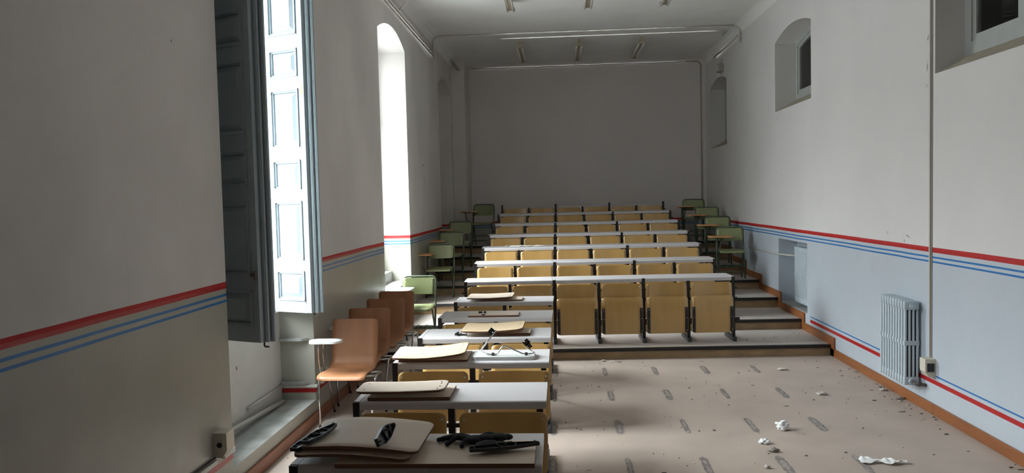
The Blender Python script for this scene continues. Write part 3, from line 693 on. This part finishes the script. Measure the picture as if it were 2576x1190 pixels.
# nearest desk
flat_board('flat_board', -.96, -.127, 3.115, 3.425, DZ, 'long flat grey board under the black glove on the nearest desk')
seat_board((-.90, 3.335, DZ + .050), 0.0, .49, .44, 'lower of two curved seat boards stacked on the nearest desk', 'board_g')
seat_board((-.862, 3.335, DZ + .081), -.02, .50, .43, 'upper of two curved seat boards stacked on the nearest desk', 'board_g')
# second desk
flat_board('flat_board', -1.09, -.63, 4.185, 4.46, DZ, 'flat board in the shadow under the seat board on the second desk', 'board_g', .02)
seat_board((-.915, 4.30, DZ + .048), 0.0, .50, .24, 'curved seat board lying on the dark board of the second desk', 'board_g', amp=-.35)
# third desk
flat_board('flat_board', -1.13, -.655, 5.20, 5.50, DZ, 'grey board half hidden under the brightest seat board', 'board_g', .014)
seat_board((-.925, 5.345, DZ + .040), 0.04, .50, .42, 'bright pale seat board curling up on the third desk beside the chrome rod', 'board', amp=-1.15)
# fourth desk
flat_board('flat_board', -.52, -.262, 6.17, 6.40, DZ, 'small flat board peeking from under the pale seat board', 'board_g', .022)
seat_board((-.57, 6.335, DZ + .045), -.02, .50, .43, 'pale curved seat board alone on the fourth desk with a clamp at its end', 'board', amp=-.75)
# fifth desk
flat_board('flat_board', -.885, -.412, 7.17, 7.42, DZ, 'thin flat board with red-brown edge and a black clamp', 'board_g', .016)
# sixth desk
flat_board('flat_board', -.84, -.43, 8.28, 8.53, DZ, 'flat board under the seat board on the desk closest to the tiers', 'board_g', .016)
seat_board((-.785, 8.47, DZ + .033), -.02, .50, .40, 'curved seat board on the desk closest to the tiers', 'board_g', amp=-.5)
# ------------------------------------------------------------------ black plastic seat brackets
def bracket(loc, rz, label, ry=0, rx=0, s=1.0):
    t = empty('seat_bracket', label, 'bracket', loc, 0, 'loose black plastic brackets'); t.rotation_euler = (rx, ry, rz)
    P = [(-.15 * s, -.018), (-.15 * s, .014), (-.03 * s, .030), (.02, .030), (.15 * s, .010), (.155 * s, -.004), (.03, -.026), (-.05, -.030)]
    mb = MB().m('plastic'); mb.prism(P, 0, .004)
    n = len(P)
    for i in range(n):
        a, b = Vector(P[i]), Vector(P[(i + 1) % n]); d = (b - a); an = math.atan2(d.y, d.x)
        mb.box(0, d.length, -.0015, .0015, 0, .015, TR(a.x, a.y, 0, rz=an))
    mb.box(-.002, .002, -.026, .028, 0, .014, TR(-.02, 0, 0, rz=.3)); mb.box(-.002, .002, -.024, .026, 0, .013, TR(.05, 0, 0, rz=-.3)); mb.build('channel', t)
    mb = MB().m('grime')
    for x, y in ((-.13 * s, -.003), (.135 * s, .003), (-.03, .012), (.01, .012)): mb = MB().m('grime').cyl((x, y, .0), (x, y, .022), .004, 8); mb.build('screw', t)
    return t
bracket((-1.058, 3.245, DZ + .101), 1.33, 'black plastic bracket on the corner of the upper seat board', s=.85)
bracket((-1.118, 3.262, DZ + .063), 1.36, 'black plastic bracket on the lower seat board under its twin', s=.8)
bracket((-.767, 3.20, DZ + .118), 1.5, 'black plastic bracket standing on edge in the middle of the seat board', rx=1.2, s=.8)
bracket((-.262, 3.262, DZ + .036), .26, 'black plastic bracket pinning the crumpled glove to the long board', s=1.0)
# ------------------------------------------------------------------ the black glove
mb = MB().m('glove')
def finger(pts, r0_, r1_):
    q = fillet(pts, .02, 4); n = len(q); mb.tube(q, r0_, 10, radii=[r0_ + (r1_ - r0_) * i / (n - 1) for i in range(n)]); mb.ball(q[-1], r1_ * 1.02, 10)
gz = .016
mb.ball((.0, .0, gz), .045, 16, (1.15, .80, .38)); mb.ball((.05, .004, gz + .006), .042, 16, (1.2, .72, .40)); mb.ball((.105, .01, gz + .008), .036, 14, (1.2, .85, .5)); mb.ball((.14, .022, gz + .006), .024, 12, (1.2, .8, .6))
finger([(-.03, .022, gz), (-.09, .030, gz + .008), (-.15, .018, gz - .004)], .014, .0105)
finger([(-.03, .006, gz), (-.10, .006, gz + .008), (-.165, -.006, gz - .004)], .0145, .011)
finger([(-.03, -.012, gz), (-.075, -.02, gz + .018), (-.115, -.06, gz - .004)], .0145, .011)
finger([(-.01, -.026, gz), (-.035, -.045, gz + .012), (-.045, -.085, gz - .004)], .0135, .0105)
finger([(.03, .022, gz + .004), (.05, .05, gz + .010), (.085, .058, gz)], .0145, .011)
g = mb.build('glove'); g.location = (-.40, 3.385, DZ + .020); g.rotation_euler = (0, 0, -.06)
rm = g.modifiers.new('knit', 'REMESH'); rm.mode = 'VOXEL'; rm.voxel_size = .0028; rm.use_smooth_shade = True
sm = g.modifiers.new('soft', 'SMOOTH'); sm.iterations = 4; tag(g, 'black knitted glove spread flat on the long board of the nearest desk', 'glove')
mb = MB().m('glove'); mb.ball((0, 0, .016), .05, 18, (1.15, .75, .34)); mb.ball((.05, .01, .014), .04, 16, (1.2, .7, .3)); mb.ball((-.03, -.016, .014), .03, 14, (1, .8, .42)); mb.ball((.09, .02, .012), .022, 12, (1.2, .8, .5))
for v in mb.bm.verts: v.co += Vector(noise.noise_vector(v.co * 40)) * .005
g = mb.build('glove'); g.location = (-.335, 3.31, DZ + .020)
rm = g.modifiers.new('knit', 'REMESH'); rm.mode = 'VOXEL'; rm.voxel_size = .003; rm.use_smooth_shade = True
tag(g, 'crumpled black glove squashed beneath the plastic bracket', 'glove')
# ------------------------------------------------------------------ chrome rod with plates and white tablet on the third desk
mb = MB().m('tablet_w'); mb.ribbon([(-.215, 0), (.215, 0)], .20, .045, .022, I4, n=10, ny=6); o = mb.build('writing_tablet'); o.location = (-.41, 5.33, DZ + .012); o.rotation_euler = (0, 0, -.02); tag(o, 'loose white rounded tablet board under the bent chrome rod', 'tablet')
t = empty('tablet_bracket', 'bent chrome rod with two black plates lying on the white tablet', 'bracket', (-.41, 5.30, DZ + .024))
mb = MB().m('chrome'); mb.tube(fillet([(-.055, .05, .165), (-.165, .03, .025), (-.105, -.02, .008), (-.045, -.02, .008), (-.012, -.015, .060), (.012, -.015, .065), (.13, -.02, .010), (.20, -.02, .010), (.205, .03, .008), (.165, .06, .03), (.145, .06, .045)], .014, 5), .0052, 10); mb.build('rod', t)
mb = MB().m('black'); mb.box(-.022, .022, -.003, .003, -.020, .020, TR(-.085, .05, .155, ry=.75)); mb.m('chrome').ball((-.078, .044, .150), .005, 8); mb.build('plate', t)
mb = MB().m('black'); mb.box(-.022, .022, -.003, .003, -.024, .014, TR(.150, .06, .078, ry=-.75)); mb.box(-.012, .014, -.003, .003, -.02, .02, TR(.172, .06, .052, ry=-.75)); mb.m('chrome').ball((.14, .054, .082), .005, 8); mb.build('plate', t)
for x in (-.075, .155): mb = MB().m('grime'); mb.box(x - .010, x + .010, -.030, -.010, .0, .020, bev=.003); mb.build('clip', t)
def clamp(loc, rz, label):
    t = empty('clamp', label, 'clamp', loc, rz)
    mb = MB().m('plastic'); mb.box(-.014, .014, -.05, .05, 0, .012, bev=.003); mb.box(-.035, .03, .02, .036, .010, .026, bev=.003); mb.cyl((-.045, .028, .018), (-.03, .028, .018), .010, 8); mb.build('body', t)
    mb = MB().m('chrome'); mb.ball((0, -.045, .014), .010, 8); mb.cyl((0, .0, .01), (0, .0, .03), .006, 8); mb.build('screw', t); return t
clamp((-.747, 7.225, DZ + .0175), .1, 'black clamp with metal screw on the thin red-edged board')
clamp((-.83, 6.22, DZ), 1.4, 'small black clamp poking out from the end of the pale seat board')
# papers on a tier desk
mb = MB().m('paper'); n = 10
V = [[mb.bm.verts.new(((i / n - .5) * .55, (j / 4 - .5) * .20, .006 + .022 * abs(noise.noise(Vector((i * .6, j * .9, 2)))))) for j in range(5)] for i in range(n + 1)]
for i in range(n):
    for j in range(4): f = mb.bm.faces.new((V[i][j], V[i + 1][j], V[i + 1][j + 1], V[i][j + 1])); f.material_index = 0
o = mb.build('paper_sheet'); o.location = (-.52, 11.36 + .18 + TILT * (-.9), TZ[2] + DZ); o.rotation_euler = (0, 0, .05); s_ = o.modifiers.new('t', 'SOLIDIFY'); s_.thickness = .002; tag(o, 'crumpled pale paper sheet spread on a desk of the third tier', 'paper')
mb = MB().m('paper_dk'); mb.ball((0, 0, .012), .03, 12, (1.4, 1, .4))
for v in mb.bm.verts: v.co += Vector(noise.noise_vector(v.co * 60)) * .008
o = mb.build('rag'); o.location = (-.80, 11.36 + .12 + TILT * (-1.2), TZ[2] + DZ); tag(o, 'small dark crumpled scrap beside the paper sheet', 'scrap')
# ------------------------------------------------------------------ litter on the floor
def crumple(name, x, y, z, sx_, sy_, sz_, seed, mt, label, cat='litter', rz=0):
    mb = MB().m(mt); q = bmesh.ops.create_icosphere(mb.bm, subdivisions=4, radius=1)
    for v in mb.bm.verts:
        c = v.co.copy(); nv = noise.noise(c * 1.7 + Vector((seed, 0, 0))) * .5 + (abs(noise.noise(c * 3.6 + Vector((0, seed, 0)))) - .2) * .55 + noise.noise(c * 9 + Vector((seed, seed, 0))) * .10
        v.co = c * (1 + nv)
        v.co = Vector((v.co.x * sx_, v.co.y * sy_, max(-.9, v.co.z) * sz_))
    zm = min(v.co.z for v in mb.bm.verts)
    for v in mb.bm.verts: v.co.z -= zm
    for f in mb.bm.faces: f.smooth = True
    o = mb.build(name); o.location = (x, y, z); o.rotation_euler = (0, 0, rz); return tag(o, label, cat)
crumple('crumpled_tissue', 1.713, 6.13, 0, .052, .042, .036, 3.1, 'paper', 'largest crumpled white tissue ball on the bare floor')
crumple('paper_scrap', 1.484, 5.79, 0, .036, .030, .018, 5.2, 'paper', 'torn white scrap just in front of the tissue ball')
crumple('paper_scrap', 1.50, 5.60, 0, .034, .020, .016, 8.4, 'paper_dk', 'curled brownish scrap casting a dark shadow nearest the white scraps')
crumple('paper_scrap', 2.30, 8.22, 0, .045, .030, .010, 2.2, 'flake', 'flat pale scrap near the first step on the radiator side')
crumple('plaster_flake', 2.365, 7.19, 0, .040, .024, .014, 6.6, 'flake', 'curled pale plaster flake alone in the middle of the bare floor')
crumple('plaster_flake', 2.97, 7.32, 0, .036, .014, .014, 1.3, 'flake', 'white curved flake close to the skirting under the radiator')
crumple('plaster_flake', 2.99, 7.03, 0, .040, .030, .008, 9.9, 'paper_dk', 'dark flat flake against the skirting below the radiator')
crumple('plaster_flake', 1.366, 5.26, 0, .018, .014, .012, 4.5, 'flake', 'tiny pale flake near the lower picture edge')
crumple('paper_scrap', .455, 8.74, 0, .022, .014, .010, 7.3, 'flake', 'small twisted scrap at the foot of the first step')
mb = MB().m('paper').box(-.045, .045, -.014, .014, 0, .008, bev=.002); mb.m('black').box(.02, .04, -.006, .006, .008, .009); o = mb.build('price_tag'); o.location = (.565, 8.72, 0); tag(o, 'flat white rectangular tag at the foot of the first step', 'tag')
mb = MB().m('paper'); n = 14
V = [[mb.bm.verts.new(((i / n - .5) * .30, (j / 5 - .5) * (.07 + .05 * math.sin(i * .9)), .010 + .045 * abs(noise.noise(Vector((i * .45, j * .8, 5)))))) for j in range(6)] for i in range(n + 1)]
for i in range(n):
    for j in range(5): mb.bm.faces.new((V[i][j], V[i + 1][j], V[i + 1][j + 1], V[i][j + 1])).material_index = 0
o = mb.build('crumpled_cloth'); sd_ = o.modifiers.new('s', 'SUBSURF'); sd_.levels = sd_.render_levels = 2; o.location = (2.17, 5.36, 0); o.rotation_euler = (0, 0, -.12); s_ = o.modifiers.new('t', 'SOLIDIFY'); s_.thickness = .003; tag(o, 'crumpled white cloth lying on a glue mark nearest the camera', 'litter')
mb = MB(); rn = random.Random(5)
for k in range(300):
    if k < 150: x, y = rn.uniform(-.1, 3.0), rn.uniform(4.3, 8.7)
    elif k < 220: x = 3.02 - abs(rn.gauss(0, .12)); y = rn.uniform(4.6, 8.7)
    elif k < 280: x, y = rn.uniform(-2.05, -1.3), rn.uniform(3.5, 7)
    else: x, y = rn.uniform(2.1, 3.0), rn.uniform(9.0, 9.8)
    z = .002 if k < 280 else TZ[0] + .002
    a = rn.choice([.003, .004, .005, .008, .014]) * rn.uniform(.7, 1.2); mb.m('debris' if rn.random() < .8 else 'flake')
    th = rn.uniform(0, PI); P = [(x + a * math.cos(q * PI / 3 + th) * rn.uniform(.5, 1.3), y + a * math.sin(q * PI / 3 + th) * rn.uniform(.3, .9)) for q in range(6)]
    if k % 3 == 0: P = [(x + (px - x) * 1.7, y + (py - y) * .5) for px, py in P]
    mb.prism(P, z - .001, z + rn.uniform(.001, .004))
o = mb.build('floor_debris'); tag(o, 'fine dark grit and plaster crumbs scattered over the floor', 'debris'); o['kind'] = 'stuff'
